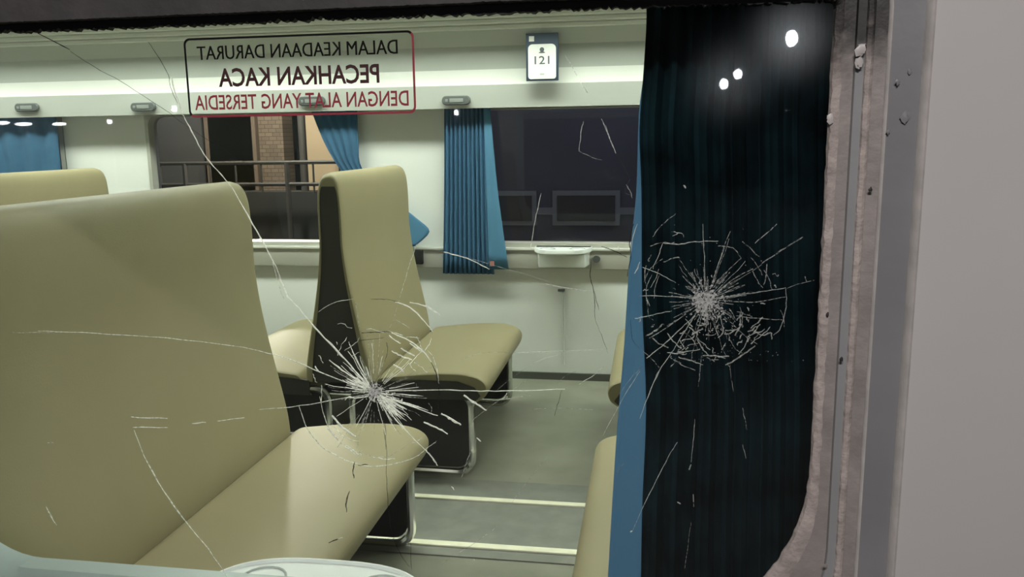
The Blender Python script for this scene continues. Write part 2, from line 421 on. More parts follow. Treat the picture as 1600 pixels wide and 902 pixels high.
box('footer_mark', mat('sign_pale', (.45, .47, .46)), -SW*.07, SW*.07, -.0035, -.003, SH*.12, SH*.16, sg)

# ceiling lights (out of view, they light the coach)
M_tube = emit('fluorescent_diffuser', (.93, 1.0, .86), CEIL_POWER)
for i in range(6):
    e = empty('ceiling_light', (-5.3 + i*1.55, 2.25, ZC - .05))
    tag(e, 'long fluorescent ceiling light fixed above the aisle', 'light', 'ceiling lights above the aisle')
    box('housing', M_upper, -.66, .66, -.13, .13, .03, .05, e, bevel=.004)
    box('diffuser', M_tube, -.62, .62, -.10, .10, 0, .03, e, bevel=.008)

# ================================================================== benches
HALF = [(.128, .33), (.122, .40), (.102, .50), (.078, .61), (.058, .72), (.047, .82), (.046, .90), (.045, .97), (.040, 1.035), (.026, 1.068), (0, 1.078)]
def make_bench(x, y0, y1, aisle, label):
    e = empty('bench_seat', (x, (y0+y1)/2, 0)); tag(e, label, 'seat', 'back-to-back bench seats of the coach')
    L = y1 - y0; a, b = -L/2, L/2
    right = spline(HALF, 5); prof = right + [(-px, pz) for px, pz in right[::-1][1:]]
    inn = [(px*.84 if abs(px) > .02 else px*.7, min(pz, 1.061)) for px, pz in prof]
    poly = prof + inn[::-1]
    R = .035; rings = []
    for t in (0, .004, .010, .020, R, L/2, L - R, L - .020, L - .010, L - .004, L):
        d = min(t, L - t); drop = 0 if d >= R else R - math.sqrt(R*R - (R-d)**2)
        q = 1 - .10*(drop/R)
        rings.append([(px*q, a + t, pz - drop*.9*max(0, min(1, (pz - .8)/.27))) for px, pz in poly])
    MB().loft(rings).build('backrest_cover', M_beige, e, True)
    core = [(px*.86, min(pz, 1.05)) for px, pz in prof]
    MB().loft([[(px, y, pz - .02*max(0, min(1, (pz-.8)/.27))) for px, pz in core] for y in (a + .004, b - .004)]).build('end_panel', M_dark, e, True)
    for s in (1, -1):
        top = spline([(.122, .310), (.146, .350), (.20, .362), (.34, .378), (.45, .380), (.515, .366), (.543, .335), (.535, .295), (.505, .272)], 5)
        pc = [(px*s, pz) for px, pz in top + [(.46, .285), (.105, .275)]]
        cx = sum(p[0] for p in pc)/len(pc); cz = sum(p[1] for p in pc)/len(pc)
        rings = []
        for t in (0, .003, .010, .022, L/2, L - .022, L - .010, L - .003, L):
            d = min(t, L - t); i = 0 if d >= .022 else .022 - math.sqrt(.022**2 - (.022-d)**2)
            rings.append([(cx + (px-cx)*(1 - i*1.2), a + t, cz + (pz - cz)*(1 - i*9)) for px, pz in pc])
        MB().loft(rings).build('seat_cushion', M_beige, e, True)
        sp = [(px*.985, pz - .004) for px, pz in pc]
        for yy, dd in ((a, -1), (b, 1)):
            side = [(s*u, v) for u, v in ((.11, .335), (.30, .352), (.44, .350), (.50, .330), (.520, .300), (.50, .280), (.46, .285), (.11, .28))]
            MB().loft([[(px, yy + dd*q, pz) for px, pz in side] for q in (-.012, .004)]).build('cushion_trim', M_dark, e)
            # rounded chrome loop that carries the seat
            lp = rrect(.045, .485, .011, .302, .055, .05, 6)
            yl = yy - dd*.012
            MB().tube([(s*u, yl, v) for u, v in lp], .013, 8, closed=True).build('leg_loop', M_chrome, e, True)
            MB().loft([[(s*u, yl + q, v) for u, v in rrect(.057, .473, .03, .29, .045, .04, 5)] for q in (-.003, .003)]).build('leg_panel', M_black, e)
        MB().tube([(s*.40, a + .02, .285), (s*.40, b - .02, .285)], .012, 8).build('cross_bar', M_chrome, e)
    return e
YA, YB = 1.735, 2.55
make_bench(-1.10, YA, YB, 1, 'beige bench with dark end panel against the far wall, left of the pleated curtain')
make_bench(.405, YA, YB, 1, 'beige bench beside the far wall whose cushion peeps past the blue hem')
make_bench(-2.55, YA, YB, 1, 'beige bench whose back top shows beneath the blurred blue curtain and white pillar')
make_bench(-1.165, 0.12, 1.21, 1, 'large beige bench seat behind the cracked glass beside the tray table with cup recess')
make_bench(.400, 0.12, 1.21, 1, 'beige bench mostly hidden behind the dark curtain, its rounded cushion edge showing')

# ================================================================== curtains
def pleated(name, m, rows, y, n, amp, waves, parent, thick=.0015, phase=0):
    """rows: (left x, right x, z); vertical folds follow the sides"""
    mb = MB(); rings = []
    for xl, xr, z in rows:
        rings.append([(xl + (xr-xl)*k/n, y + amp*math.sin(phase + 2*math.pi*waves*k/n)*(.8+.2*math.sin(k*1.7)), z) for k in range(n+1)])
    mb.loft(rings, cap=False, closed=False)
    o = mb.build(name, m, parent, True)
    md = o.modifiers.new('thickness', 'SOLIDIFY'); md.thickness = thick
    return o
def rows_px(lst, y, org):
    """(left px, right px, row py) outlines -> rows relative to org"""
    lst = spline(lst, 4); out = []
    for a, b, v in lst:
        p, q = at(a, v, y), at(b, v, y); out.append((p.x - org.x, q.x - org.x, (p.z+q.z)/2 - org.z))
    return out
def curtain(name, label, org, grp=None):
    e = empty(name, org); tag(e, label, 'curtain', grp); return e
yc = 2.925
o = at(730, 428, yc); e = curtain('curtain', 'blue pleated curtain hanging over the sill, lighter flared edge', o)
pleated('pleats', M_blue, rows_px([(694, 768, 150), (694, 766, 175), (694, 768, 300), (692, 772, 428)], yc, o), 0, 96, .010, 11, e)
pleated('flared_edge', M_bluelt, rows_px([(756, 762, 150), (756, 766, 175), (760, 778, 300), (764, 795, 421)], yc - .012, o), -.012, 12, .002, 1, e)
t0 = at(769, 412, yc - .02); box('red_tag', mat('tag_red', (.36, .15, .13), .6), t0.x - o.x - .010, t0.x - o.x + .010, -.022, -.019, t0.z - o.z - .012, t0.z - o.z + .012, e)
o = at(560, 385, yc); e = curtain('curtain', 'blue curtain gathered aside behind the bench back, tail sticking out', o)
pleated('pleats', M_blue, rows_px([(478, 556, 150), (490, 558, 182), (508, 560, 225), (532, 566, 265), (575, 610, 315), (600, 630, 335)], yc, o), 0, 40, .006, 4.5, e)
pleated('tail', M_bluelt, rows_px([(606, 630, 325), (606, 652, 342), (606, 671, 362), (606, 648, 385)], yc - .01, o), -.01, 12, .003, 1, e)
o = at(45, 270, yc); e = curtain('curtain', 'blue curtain in soft folds above the rear seat back', o)
pleated('pleats', M_blue, rows_px([(-45, 86, 150), (-48, 88, 182), (-40, 92, 230), (-30, 96, 275), (-25, 100, 420)], yc, o), 0, 50, .010, 4, e)
for i, (xa, xb) in enumerate(((X0, X1),)):
    tag(MB().tube([(xa, 2.935, 1.40), (xb, 2.935, 1.40)], .006, 6).build('curtain_rail', M_chrome), 'thin curtain rail behind the grey valance', 'rail')

# curtain of the cracked window: blackout side towards us, a single blue layer along its free edge
yn = .085
o = at(1100, 902, yn); e = curtain('curtain', 'dark lined curtain with a bright blue hem beside the cracked glass', o)
rows = rows_px([(1010, 1420, -45), (1012, 1420, 20), (1007, 1420, 110), (1001, 1420, 200), (1004, 1420, 300), (1005, 1420, 480), (1011, 1420, 640), (1005, 1420, 800), (1003, 1420, 902), (1000, 1420, 1030)], yn - .004, o)
pleated('lining', M_lining, rows, -.006, 150, .008, 15, e)
pleated('hem', M_hem, rows_px([(1010, 1040, -45), (1011, 1040, 20), (1006, 1040, 110), (998, 1040, 180), (994, 1040, 300), (984, 1040, 400), (975, 1040, 540), (962, 1040, 700), (950, 1040, 902), (944, 1040, 1030)], yn + .004, o), .006, 16, .002, 1.2, e)
tag(MB().tube([(WL, .08, 1.385), (.55, .08, 1.385)], .006, 6).build('curtain_rail', M_chrome), 'thin curtain rail inside above the cracked window', 'rail')

# ================================================================== tray tables
def tray(x, y, z, w, dpt, sgn, label):
    """half-oval table fixed to a wall at y, reaching inwards by dpt in direction sgn"""
    e = empty('tray_table', (x, y, z)); tag(e, label, 'table', 'tray tables below the windows')
    M_t = mat('tray_white', (.74, .78, .77), .35)
    out = [(-w/2, 0)] + [(-w/2*math.copysign(abs(math.cos(a))**.7, math.cos(a)), sgn*dpt*abs(math.sin(a))**.75) for a in [math.pi*k/28 for k in range(1, 28)]] + [(w/2, 0)]
    def sc(f, g): return [(p*f, q*g) for p, q in out]
    MB().loft([[(p, q, zz) for p, q in sc(f, g)] for f, g, zz in ((.93, .93, -.022), (1, 1, -.014), (1, 1, .002), (.985, .985, .005), (.965, .965, .005), (.95, .95, 0))]).build('table_top', M_t, e, True)
    for cx in (-.25, .27):
        MB().tube([(cx*w + .036*math.cos(a*.314), sgn*dpt*.50 + .036*math.sin(a*.314), .001) for a in range(20)], .002, 6, closed=True).build('cup_recess_rim', mat('tray_grey', (.40, .43, .42), .4), e, True)
    return e, M_t
pn = at(520, 876, .20)
tray(pn.x, .068, pn.z - .005, .37, .137, 1, 'pale rounded tray table with cup recess just inside the cracked window')
pa, pb = at(830, 392, 2.80), at(922, 392, 2.80)
e, M_t = tray((pa.x+pb.x)/2, YF - .036, pa.z, pb.x - pa.x, .15, -1, 'small white tray table under the far window right of the pleated curtain')
MB().loft([[((pb.x-pa.x)*.5*f, yy, zz) for f, yy in ((-.92, 0), (.92, 0), (.80, -.10), (-.80, -.10))] for zz in (-.085, -.018)]).build('apron', M_t, e, bevel=.006)
kx = at(932, 409, 2.93).x - (pa.x+pb.x)/2
MB().tube([(kx, .02, -.055), (kx, -.02, -.055)], .018, 10).build('hinge_knob', mat('plate_grey', (.1,.11,.11)), e, True)
sx = at(880, 460, 2.95).x - (pa.x+pb.x)/2
zt_, zb_ = at(880, 455, 2.95).z - pa.z, at(880, 572, 2.95).z - pa.z
MB().tube([(sx, .030, zt_), (sx, .030, zb_)], .004, 6).build('support_strut', mat('strut_grey', (.55, .57, .54), .4), e)
box('strut_catch', mat('plate_grey', (.1,.11,.11)), sx - .028, sx + .006, .020, .036, zt_ - .006, zt_ + .006, e, bevel=.002)
# black bracket on the sill rail
p = at(654, 402, YF - .05)
tag(box('sill_bracket', M_black, p.x - .022, p.x + .022, YF - .06, YF - .034, p.z - .035, p.z + .035, bevel=.005), 'small black bracket on the sill rail behind the bench back', 'bracket')

# ================================================================== emergency sticker on the inner face of the glass
k0, k1 = at(285, 60, 0), at(650, 177, 0)
SX, SZ = k1.x - k0.x, k0.z - k1.z
stk = empty('emergency_sticker', ((k0.x+k1.x)/2, .0015, k1.z))
tag(stk, 'mirrored red emergency sticker, upper lettering coloured dark as backlit, on the window glass', 'sticker')
I_backlit = mat('ink_backlit_dark', (.008, .007, .007), .6, spec=.05); I_backlit_mar = mat('ink_backlit_maroon', (.045, .010, .014), .6, transl=.4); I_red = mat('ink_red', (.26, .03, .05), .6, transl=.5)  # upper border and rows darkened in colour, as a red sticker looks backlit
def border(name, m, poly_o, poly_i):
    n = len(poly_o)
    return MB().add([(x, 0, z) for x, z in poly_o] + [(x, 0, z) for x, z in poly_i], [(i, i+1, n+i+1, n+i) for i in range(n-1)]).build(name, m, stk)
po = rrect(-SX/2, SX/2, 0, SZ, .008, .008, 6); t_ = .0027
pi_ = rrect(-SX/2 + t_, SX/2 - t_, t_, SZ - t_, .006, .006, 6)
border('border_top', I_backlit, po[10:25], pi_[10:25])
border('border_bottom', I_red, po[24:28] + po[0:11], pi_[24:28] + pi_[0:11])
def line(name, body, xa, xb, ya, yb, m, bold):
    a, b = at(xa, (ya+yb)/2, 0), at(xb, (ya+yb)/2, 0)
    h = at((xa+xb)/2, ya, 0).z - at((xa+xb)/2, yb, 0).z
    o = text_mesh(name, body, b.x - a.x, h, m, stk, bold)
    o.location = ((a.x+b.x)/2 - stk.location.x, 0, at((xa+xb)/2, yb, 0).z - stk.location.z)
    o.rotation_euler = (math.pi/2, 0, math.pi)
line('lettering', 'DALAM KEADAAN DARURAT', 307, 621, 67, 89, I_backlit, 0)
line('lettering', 'PECAHKAN KACA', 340, 592, 103, 133, I_backlit_mar, .022)
line('lettering', 'DENGAN ALAT YANG TERSEDIA', 303, 638, 145, 169, I_red, .012)

# ================================================================== cracks in the pane
def crackmat(name, col, tr, gl, rough=.3, clear=0.0, vary=0.0):
    m = bpy.data.materials.new(name); m.use_nodes = True; nt = m.node_tree; nt.nodes.clear()
    out = nt.nodes.new('ShaderNodeOutputMaterial')
    d = nt.nodes.new('ShaderNodeBsdfDiffuse'); d.inputs[0].default_value = (*col, 1)
    t = nt.nodes.new('ShaderNodeBsdfTranslucent'); t.inputs[0].default_value = (*col, 1)
    g = nt.nodes.new('ShaderNodeBsdfGlossy'); g.inputs[0].default_value = (1, 1, 1, 1); g.inputs['Roughness'].default_value = rough
    a = nt.nodes.new('ShaderNodeMixShader'); a.inputs[0].default_value = tr
    b = nt.nodes.new('ShaderNodeMixShader'); b.inputs[0].default_value = gl
    nt.links.new(d.outputs[0], a.inputs[1]); nt.links.new(t.outputs[0], a.inputs[2])
    nt.links.new(a.outputs[0], b.inputs[1]); nt.links.new(g.outputs[0], b.inputs[2]); last = b
    if clear:
        c = nt.nodes.new('ShaderNodeBsdfTransparent'); e_ = nt.nodes.new('ShaderNodeMixShader'); e_.inputs[0].default_value = clear
        tc = nt.nodes.new('ShaderNodeTexCoord'); nz = nt.nodes.new('ShaderNodeTexNoise'); nz.inputs['Scale'].default_value = 260; nz.inputs['Detail'].default_value = 4
        mr = nt.nodes.new('ShaderNodeMapRange'); mr.inputs[1].default_value = .42; mr.inputs[2].default_value = .62; mr.inputs[3].default_value = clear; mr.inputs[4].default_value = min(1, clear + vary)
        nt.links.new(tc.outputs['Object'], nz.inputs['Vector']); nt.links.new(nz.outputs['Fac'], mr.inputs[0]); nt.links.new(mr.outputs[0], e_.inputs[0])
        nt.links.new(last.outputs[0], e_.inputs[1]); nt.links.new(c.outputs[0], e_.inputs[2]); last = e_
    nt.links.new(last.outputs[0], out.inputs[0]); return m
C_bright = crackmat('fracture_bright', (1, 1, .98), .95, .06, .3, .0001, .22)
C_mid = crackmat('fracture_mid', (.9, .92, .88), .8, .12, .35, .12, .45)
C_dim = crackmat('fracture_dim', (.8, .82, .78), .6, .15, .4, .45, .5)
C_dark = crackmat('fracture_dark', (.02, .02, .02), .2, .05, .4, .15, .5)
C_powder = crackmat('crushed_glass', (.75, .75, .74), .5, .12, .5, .15, .6)
PX = .000735                                       # metres per photo pixel on the glass
def gl(px, py): p = at(px, py, 0); return (p.x - w1.location.x, -.0004, p.z - WB)
def crack(pts, w, m, name='crack', jit=1.2, taper=True):
    """a thin fracture line through pixel points, slightly wandering, as a slender tube in the pane"""
    sp = spline(pts, 5) if len(pts) > 2 else [tuple(pts[0][j] + (pts[1][j]-pts[0][j])*k/4 for j in (0, 1)) for k in range(5)]
    sp = [(a + random.uniform(-jit, jit)*.5, b + random.uniform(-jit, jit)*.5) for a, b in sp]
    n = len(sp); w *= .93; rr = [PX*w*.5*(.45 + .55*math.sin(math.pi*min(1, .12 + k/(n-1)*.8)) if taper else 1)*random.uniform(.7, 1.25) for k in range(n)]
    mb = MB().tube([gl(*p) for p in sp], 0, 4, rr=rr)
    o = mb.build(name, m, pane); return o
S1, S2 = (585, 613), (1103, 470)
# --- the star in the middle of the pane
B, Mi, D, K = C_bright, C_mid, C_dim, C_dark
for pts, w, m in [
    ([(232, 66), (250, 92), (263, 118), (268, 140), (278, 162)], 1.0, K),
    ([(268, 120), (272, 140), (285, 176)], 2.6, B),
    ([(285, 178), (300, 205), (318, 240), (345, 272), (362, 292)], 2.2, B),
    ([(362, 292), (395, 350), (420, 395), (432, 418)], 2.4, B),
    ([(432, 418), (440, 440), (450, 463), (462, 476)], 2.6, B),
    ([(424, 400), (434, 440), (446, 472)], 1.2, Mi),
    ([(462, 476), (500, 520), (540, 562), (575, 604)], 3.2, B),
    ([(60, 517), (150, 521), (260, 528), (380, 543)], 1.6, Mi), ([(20, 520), (90, 519)], 1.2, D),
    ([(380, 543), (448, 560), (520, 590), (575, 610)], 1.8, Mi),
    ([(205, 652), (262, 654)], 1.8, Mi), ([(208, 668), (262, 668)], 2.0, Mi), ([(300, 662), (322, 660)], 2.2, B), ([(340, 658), (382, 653)], 2.0, Mi),
    ([(405, 640), (470, 634), (540, 622), (578, 616)], 1.8, Mi),
    ([(210, 672), (232, 726), (275, 795), (326, 858), (356, 902)], 2.2, Mi),
    ([(72, 792), (88, 821)], 2.4, Mi), ([(75, 692), (84, 692)], 2.0, D),
    ([(594, 612), (690, 609), (740, 611), (800, 611), (882, 608)], 2.0, B),
    ([(725, 618), (742, 630), (760, 641)], 4.0, B), ([(690, 647), (705, 655), (720, 664)], 4.5, B), ([(662, 660), (682, 668), (700, 678)], 3.5, B),
    ([(594, 618), (640, 634), (684, 650)], 2.4, B), ([(597, 622), (622, 660), (664, 702)], 2.4, B), ([(664, 702), (676, 716), (684, 728)], 2.8, B),
    ([(600, 640), (604, 700), (604, 750), (610, 820), (624, 862), (640, 886)], 1.0, K), ([(642, 848), (643, 890)], .9, K),
    ([(597, 625), (600, 668), (603, 702)], 1.0, K),
    ([(546, 768), (541, 784), (542, 800)], 3.0, K), ([(554, 722), (552, 738), (554, 748)], 2.6, K), ([(514, 848), (530, 842)], 2.5, K), ([(528, 842), (536, 840)], 1.6, B),
    ([(618, 472), (640, 480), (660, 498), (678, 520)], 2.6, B), ([(640, 473), (664, 478), (687, 492)], 3.0, B), ([(580, 468), (605, 468), (622, 472)], 1.2, K),
    ([(497, 488), (520, 474), (552, 467)], 1.4, Mi), ([(555, 470), (560, 500), (563, 520)], .9, D),
    ([(525, 542), (560, 533), (600, 528)], 1.2, K), ([(565, 520), (592, 519), (612, 518)], 2.0, K), ([(612, 520), (640, 533), (662, 550), (674, 566)], 2.6, B),
    ([(674, 566), (682, 585), (686, 612), (685, 640)], 2.0, K), ([(668, 548), (678, 560), (683, 580), (686, 600)], 1.8, Mi),
    ([(608, 524), (618, 532), (626, 537)], 2.4, B), ([(640, 536), (652, 545), (660, 550)], 3.0, B), ([(626, 544), (638, 551), (648, 557)], 3.2, B), ([(612, 548), (626, 556), (644, 562)], 2.6, B),
    ([(615, 570), (626, 576), (632, 584)], 3.0, B), ([(640, 570), (650, 558), (658, 550)], 1.8, B), ([(664, 548), (672, 536), (674, 528)], 2.0, B), ([(638, 566), (645, 576), (650, 580)], 1.6, Mi),
    ([(604, 535), (606, 550), (601, 566)], 1.0, K), ([(618, 500), (640, 512)], 1.4, D),
    ([(467, 634), (478, 665), (500, 695), (530, 714), (548, 722)], 1.8, Mi), ([(548, 722), (580, 729), (618, 724), (650, 714), (668, 700), (682, 690)], 1.6, Mi),
    ([(680, 693), (688, 680), (692, 672)], 1.6, K), ([(560, 727), (575, 726)], 2.4, K), ([(500, 620), (510, 660), (530, 690), (556, 710)], 1.6, Mi),
    ([(519, 649), (535, 668), (556, 682)], 4.0, B), ([(511, 668), (522, 680), (528, 686)], 3.0, B), ([(540, 696), (552, 704), (560, 710)], 2.8, B), ([(520, 664), (540, 684), (562, 690)], 1.4, Mi),
    ([(565, 708), (585, 714), (610, 712), (636, 696)], 1.0, D), ([(514, 563), (540, 582), (566, 600)], 2.8, B), ([(492, 572), (498, 580)], 3.0, B),
    ([(545, 534), (556, 560), (574, 594)], 1.6, B), ([(538, 548), (556, 536), (562, 528)], 1.4, Mi), ([(548, 558), (562, 550)], 1.2, Mi), ([(562, 556), (568, 575), (576, 592)], 1.2, Mi),
    ([(575, 620), (555, 622), (545, 620), (540, 625)], 2.6, B), ([(580, 630), (566, 660), (558, 700)], 1.0, D), ([(670, 630), (675, 640), (672, 650)], .9, D),
    ([(592, 610), (625, 594), (655, 575)], .8, D), ([(588, 600), (604, 576), (622, 560)], .8, K), ([(650, 600), (652, 612)], .8, D),
    ([(760, 628), (800, 622), (830, 618)], 1.0, D), ([(735, 660), (760, 640), (800, 610), (830, 590)], .7, D), ([(722, 746), (730, 720), (738, 700)], 1.2, D), ([(745, 684), (751, 690)], 3.0, B), ([(706, 760), (710, 766)], 2.2, B),
    ([(790, 552), (850, 550), (900, 548), (950, 545)], 1.1, D), ([(720, 562), (750, 552), (790, 550)], .8, D),
    ([(800, 785), (830, 745), (855, 715)], .8, D), ([(690, 880), (740, 850), (780, 820)], .8, D), ([(740, 874), (742, 876)], 2.4, B),
    ([(866, 650), (872, 630), (878, 610)], 1.2, K), ([(830, 640), (860, 638), (930, 640)], .7, D),
    # upper part of the pane
    ([(110, 80), (140, 100), (190, 128), (245, 163), (290, 196)], 1.0, K), ([(290, 196), (340, 228), (400, 266)], .9, K), ([(60, 52), (110, 78)], 2.6, K),
    ([(694, 394), (730, 404), (765, 421)], 2.2, B), ([(680, 390), (700, 396)], 1.2, D), ([(651, 381), (640, 415), (627, 458)], 1.0, Mi), ([(627, 458), (615, 500), (605, 520)], .7, D),
    ([(882, 85), (890, 98), (912, 138), (918, 146)], 1.4, Mi), ([(913, 138), (918, 145)], 2.4, B), ([(905, 236), (908, 205), (912, 190)], 1.2, Mi), ([(905, 236), (925, 246), (940, 250)], .8, D),
    ([(940, 186), (950, 210), (962, 240)], 1.6, Mi), ([(946, 196), (958, 232)], 1.0, Mi), ([(962, 240), (974, 258), (984, 280)], 1.6, K), ([(984, 280), (976, 300), (990, 306)], 1.4, K), ([(978, 288), (985, 300), (988, 310)], 1.2, Mi),
    ([(846, 302), (836, 345), (828, 392)], 1.4, Mi), ([(925, 402), (922, 430), (928, 460), (930, 500)], 1.6, K), ([(928, 455), (936, 485)], 1.2, K), ([(930, 500), (942, 530), (950, 552)], 1.0, K),
    ([(850, 443), (895, 452), (926, 456)], 1.3, Mi), ([(940, 385), (960, 392), (980, 402)], 1.6, K), ([(966, 385), (968, 394)], 1.6, Mi),
    ([(990, 350), (984, 380), (986, 400), (980, 432)], 2.0, K), ([(996, 350), (990, 368), (984, 400)], 2.0, B), ([(1000, 410), (992, 428)], 2.4, B),
    ([(702, 395), (860, 440)], .6, D), ([(776, 610), (830, 570), (880, 552)], .6, D), ([(868, 610), (880, 590), (900, 580)], .8, D), ([(905, 600), (930, 585), (945, 570)], 1.2, Mi),
    ]:
    crack(pts, w, m)
# --- the star in front of the dark curtain
for pts, w, m in [
    ([(1036, 380), (1060, 382), (1085, 378), (1122, 377)], 2.0, Mi), ([(1036, 380), (1029, 398), (1020, 420)], 1.4, Mi), ([(1122, 384), (1145, 388), (1158, 404)], 2.2, D),
    ([(1098, 350), (1100, 390), (1102, 440)], 1.6, Mi), ([(1132, 388), (1122, 415), (1113, 442)], 1.8, Mi), ([(1158, 404), (1135, 425), (1118, 446)], 1.6, D),
    ([(1254, 370), (1220, 392), (1190, 412)], 2.6, D), ([(1214, 350), (1196, 366), (1180, 380)], 2.0, D), ([(1176, 420), (1150, 434), (1122, 455)], 2.2, D), ([(1176, 424), (1184, 440), (1192, 450)], 1.8, D),
    ([(1228, 450), (1190, 456), (1150, 462), (1120, 466)], 1.6, Mi), ([(1272, 438), (1240, 446), (1228, 452)], 1.0, D), ([(1228, 450), (1228, 480), (1220, 512), (1208, 524)], 1.6, Mi), ([(1228, 464), (1180, 472), (1130, 470)], 1.6, D),
    ([(1150, 494), (1190, 498), (1222, 500)], 1.6, D), ([(1178, 518), (1192, 524), (1204, 520), (1206, 530)], 2.6, Mi), ([(1060, 558), (1080, 564), (1098, 570)], 2.2, Mi), ([(1098, 556), (1120, 556), (1134, 560)], 2.4, Mi), ([(1134, 570), (1150, 562), (1164, 552), (1180, 540)], 2.8, Mi),
    ([(1058, 554), (1075, 540), (1092, 536)], 1.6, D), ([(1000, 462), (1040, 463), (1082, 465)], 1.8, Mi), ([(992, 498), (1020, 492), (1050, 486)], 1.6, Mi), ([(1004, 418), (1030, 428), (1056, 442)], 1.6, Mi),
    ([(1008, 526), (1025, 516), (1036, 506)], 3.0, D), ([(1010, 560), (1040, 536), (1070, 508), (1086, 492)], 1.8, Mi), ([(1050, 550), (1030, 580), (1012, 622)], 1.6, B), ([(1086, 494), (1066, 524), (1050, 550)], 1.8, Mi),
    ([(1016, 450), (1024, 436), (1030, 420)], 1.2, Mi), ([(1010, 470), (1010, 450), (1018, 430)], 1.0, Mi), ([(1022, 466), (1024, 448), (1030, 430)], 1.0, Mi), ([(1012, 480), (1014, 495), (1020, 500)], 1.0, D),
    ([(1006, 440), (1016, 420), (1036, 404)], 1.0, D), ([(1036, 410), (1056, 402), (1062, 404)], 2.2, D), ([(1062, 406), (1074, 424), (1086, 440)], 1.2, D), ([(1020, 370), (1034, 352), (1056, 334)], 1.4, D),
    ([(1096, 556), (1094, 580), (1091, 604)], 1.6, D), ([(1140, 568), (1142, 588), (1146, 612)], 1.2, D), ([(1124, 492), (1130, 516), (1122, 528)], 2.6, Mi), ([(1156, 480), (1160, 500), (1154, 518)], 1.4, D),
    ([(1140, 482), (1150, 500)], 1.6, D), ([(1140, 530), (1150, 546), (1160, 552)], 1.6, D), ([(1070, 520), (1082, 530), (1090, 545)], 1.6, D),
    ([(1058, 691), (1040, 722), (1015, 772), (988, 830)], 1.5, Mi), ([(1086, 655), (1083, 690), (1080, 722)], 1.5, Mi), ([(1080, 726), (1077, 734)], 3.2, Mi), ([(1083, 772), (1084, 792)], 2.2, D), ([(1080, 815), (1075, 850), (1070, 890)], .8, D),
    ([(1160, 638), (1164, 656), (1167, 672)], 1.6, D), ([(1160, 695), (1166, 716)], 1.4, D), ([(1000, 580), (975, 620), (942, 680)], 1.1, Mi), ([(1029, 580), (1014, 615), (1000, 654)], 1.6, B), ([(988, 830), (985, 832)], 3, B),
    ([(1005, 572), (985, 592), (965, 620)], 1.0, D), ([(985, 500), (988, 530), (1000, 545)], 1.0, K), ([(1000, 545), (1020, 562), (1030, 575)], 1.0, D), ([(974, 724), (960, 745)], .8, D), ([(1058, 785), (1064, 788)], 2.6, Mi),
    ([(1068, 290), (1071, 294)], 4.0, B), ([(1258, 432), (1260, 440)], 2.0, D), ([(1210, 445), (1212, 449)], 3.2, B), ([(1188, 474), (1196, 475)], 3.0, Mi), ([(1168, 480), (1170, 486)], 3.0, Mi),  # first bright dot paints a small lamp reflection, not a fracture
    ]:
    crack(pts, w, m)
def fine(name, c, n, r0, r1, w, m, seed, bias=None):
    """hair-fine splinters round an impact, too many to count: one mesh"""
    rnd = random.Random(seed); mb = MB()
    for _ in range(n):
        a = rnd.uniform(0, 2*math.pi) if bias is None or rnd.random() < .4 else rnd.gauss(math.radians(rnd.choice(bias)), .22)
        s = rnd.uniform(r0, r0 + (r1-r0)*.4); e_ = s + rnd.random()**2*(r1 - s) + 4
        pts = []
        for k in range(5):
            t = s + (e_ - s)*k/4; aa = a + rnd.uniform(-.02, .02)
            pts.append(gl(c[0] + t*math.cos(aa), c[1] + t*math.sin(aa)))
        mb.tube(pts, PX*w*.5*rnd.uniform(.5, 1.2), 4)
    o = mb.build(name, m, pane); o['kind'] = 'stuff'; return o
fine('fine_splinters', S1, 90, 4, 75, 1.1, C_bright, 1, (225, 35, 20, 50, 205))
fine('fine_splinters', S1, 50, 6, 110, .8, C_dim, 2)
fine('fine_splinters', S2, 110, 6, 60, 1.2, C_dim, 3)
fine('fine_splinters', S2, 40, 12, 118, 1.1, C_dim, 4)
def streaks(name, c, lst, m, seed):
    rnd = random.Random(seed); mb = MB()
    for ang, n, r0, r1, w in lst:
        for _ in range(n):
            a = math.radians(rnd.gauss(ang, 9)); s_ = rnd.uniform(r0, r1*.6); e_ = s_ + rnd.uniform(8, r1 - s_*.6)
            pts = [gl(c[0] + t*math.cos(a) + rnd.uniform(-.6, .6), c[1] + t*math.sin(a) + rnd.uniform(-.6, .6)) for t in [s_ + (e_ - s_)*k/4 for k in range(5)]]
            mb.tube(pts, 0, 4, rr=[PX*w*.5*q*rnd.uniform(.7, 1.2) for q in (.3, .9, 1, .8, .25)])
    o = mb.build(name, m, pane); o['kind'] = 'stuff'; return o
streaks('bright_streaks', S1, ((222, 9, 6, 40, 2.8), (36, 10, 8, 52, 2.8), (208, 4, 10, 60, 1.8), (20, 4, 20, 80, 1.8), (52, 3, 10, 70, 1.8)), C_bright, 11)
def web(name, c, n, a0, a1, r0, r1, w, m, seed):
    rnd = random.Random(seed); mb = MB()
    for _ in range(n):
        a = math.radians(rnd.uniform(a0, a1)); r = rnd.uniform(r0, r1); pts = []
        da = rnd.uniform(-.14, .14); dr = rnd.uniform(-5, 7)
        for k in range(6):
            pts.append(gl(c[0] + r*math.cos(a) + rnd.uniform(-1.2, 1.2), c[1] + r*math.sin(a)*.98 + rnd.uniform(-1.2, 1.2)))
            a += da*.5 + rnd.uniform(-.03, .03); r += dr*.5
        mb.tube(pts, 0, 4, rr=[PX*w*.5*rnd.uniform(.4, 1.4) for _k in range(6)])
    o = mb.build(name, m, pane); o['kind'] = 'stuff'; return o
web('fracture_web', S2, 46, 25, 130, 28, 100, 2.0, C_mid, 21)
web('fracture_web', S2, 26, 0, 360, 90, 118, 1.6, C_dim, 22)
web('fracture_web', S1, 14, 20, 330, 78, 112, 1.4, C_mid, 23)
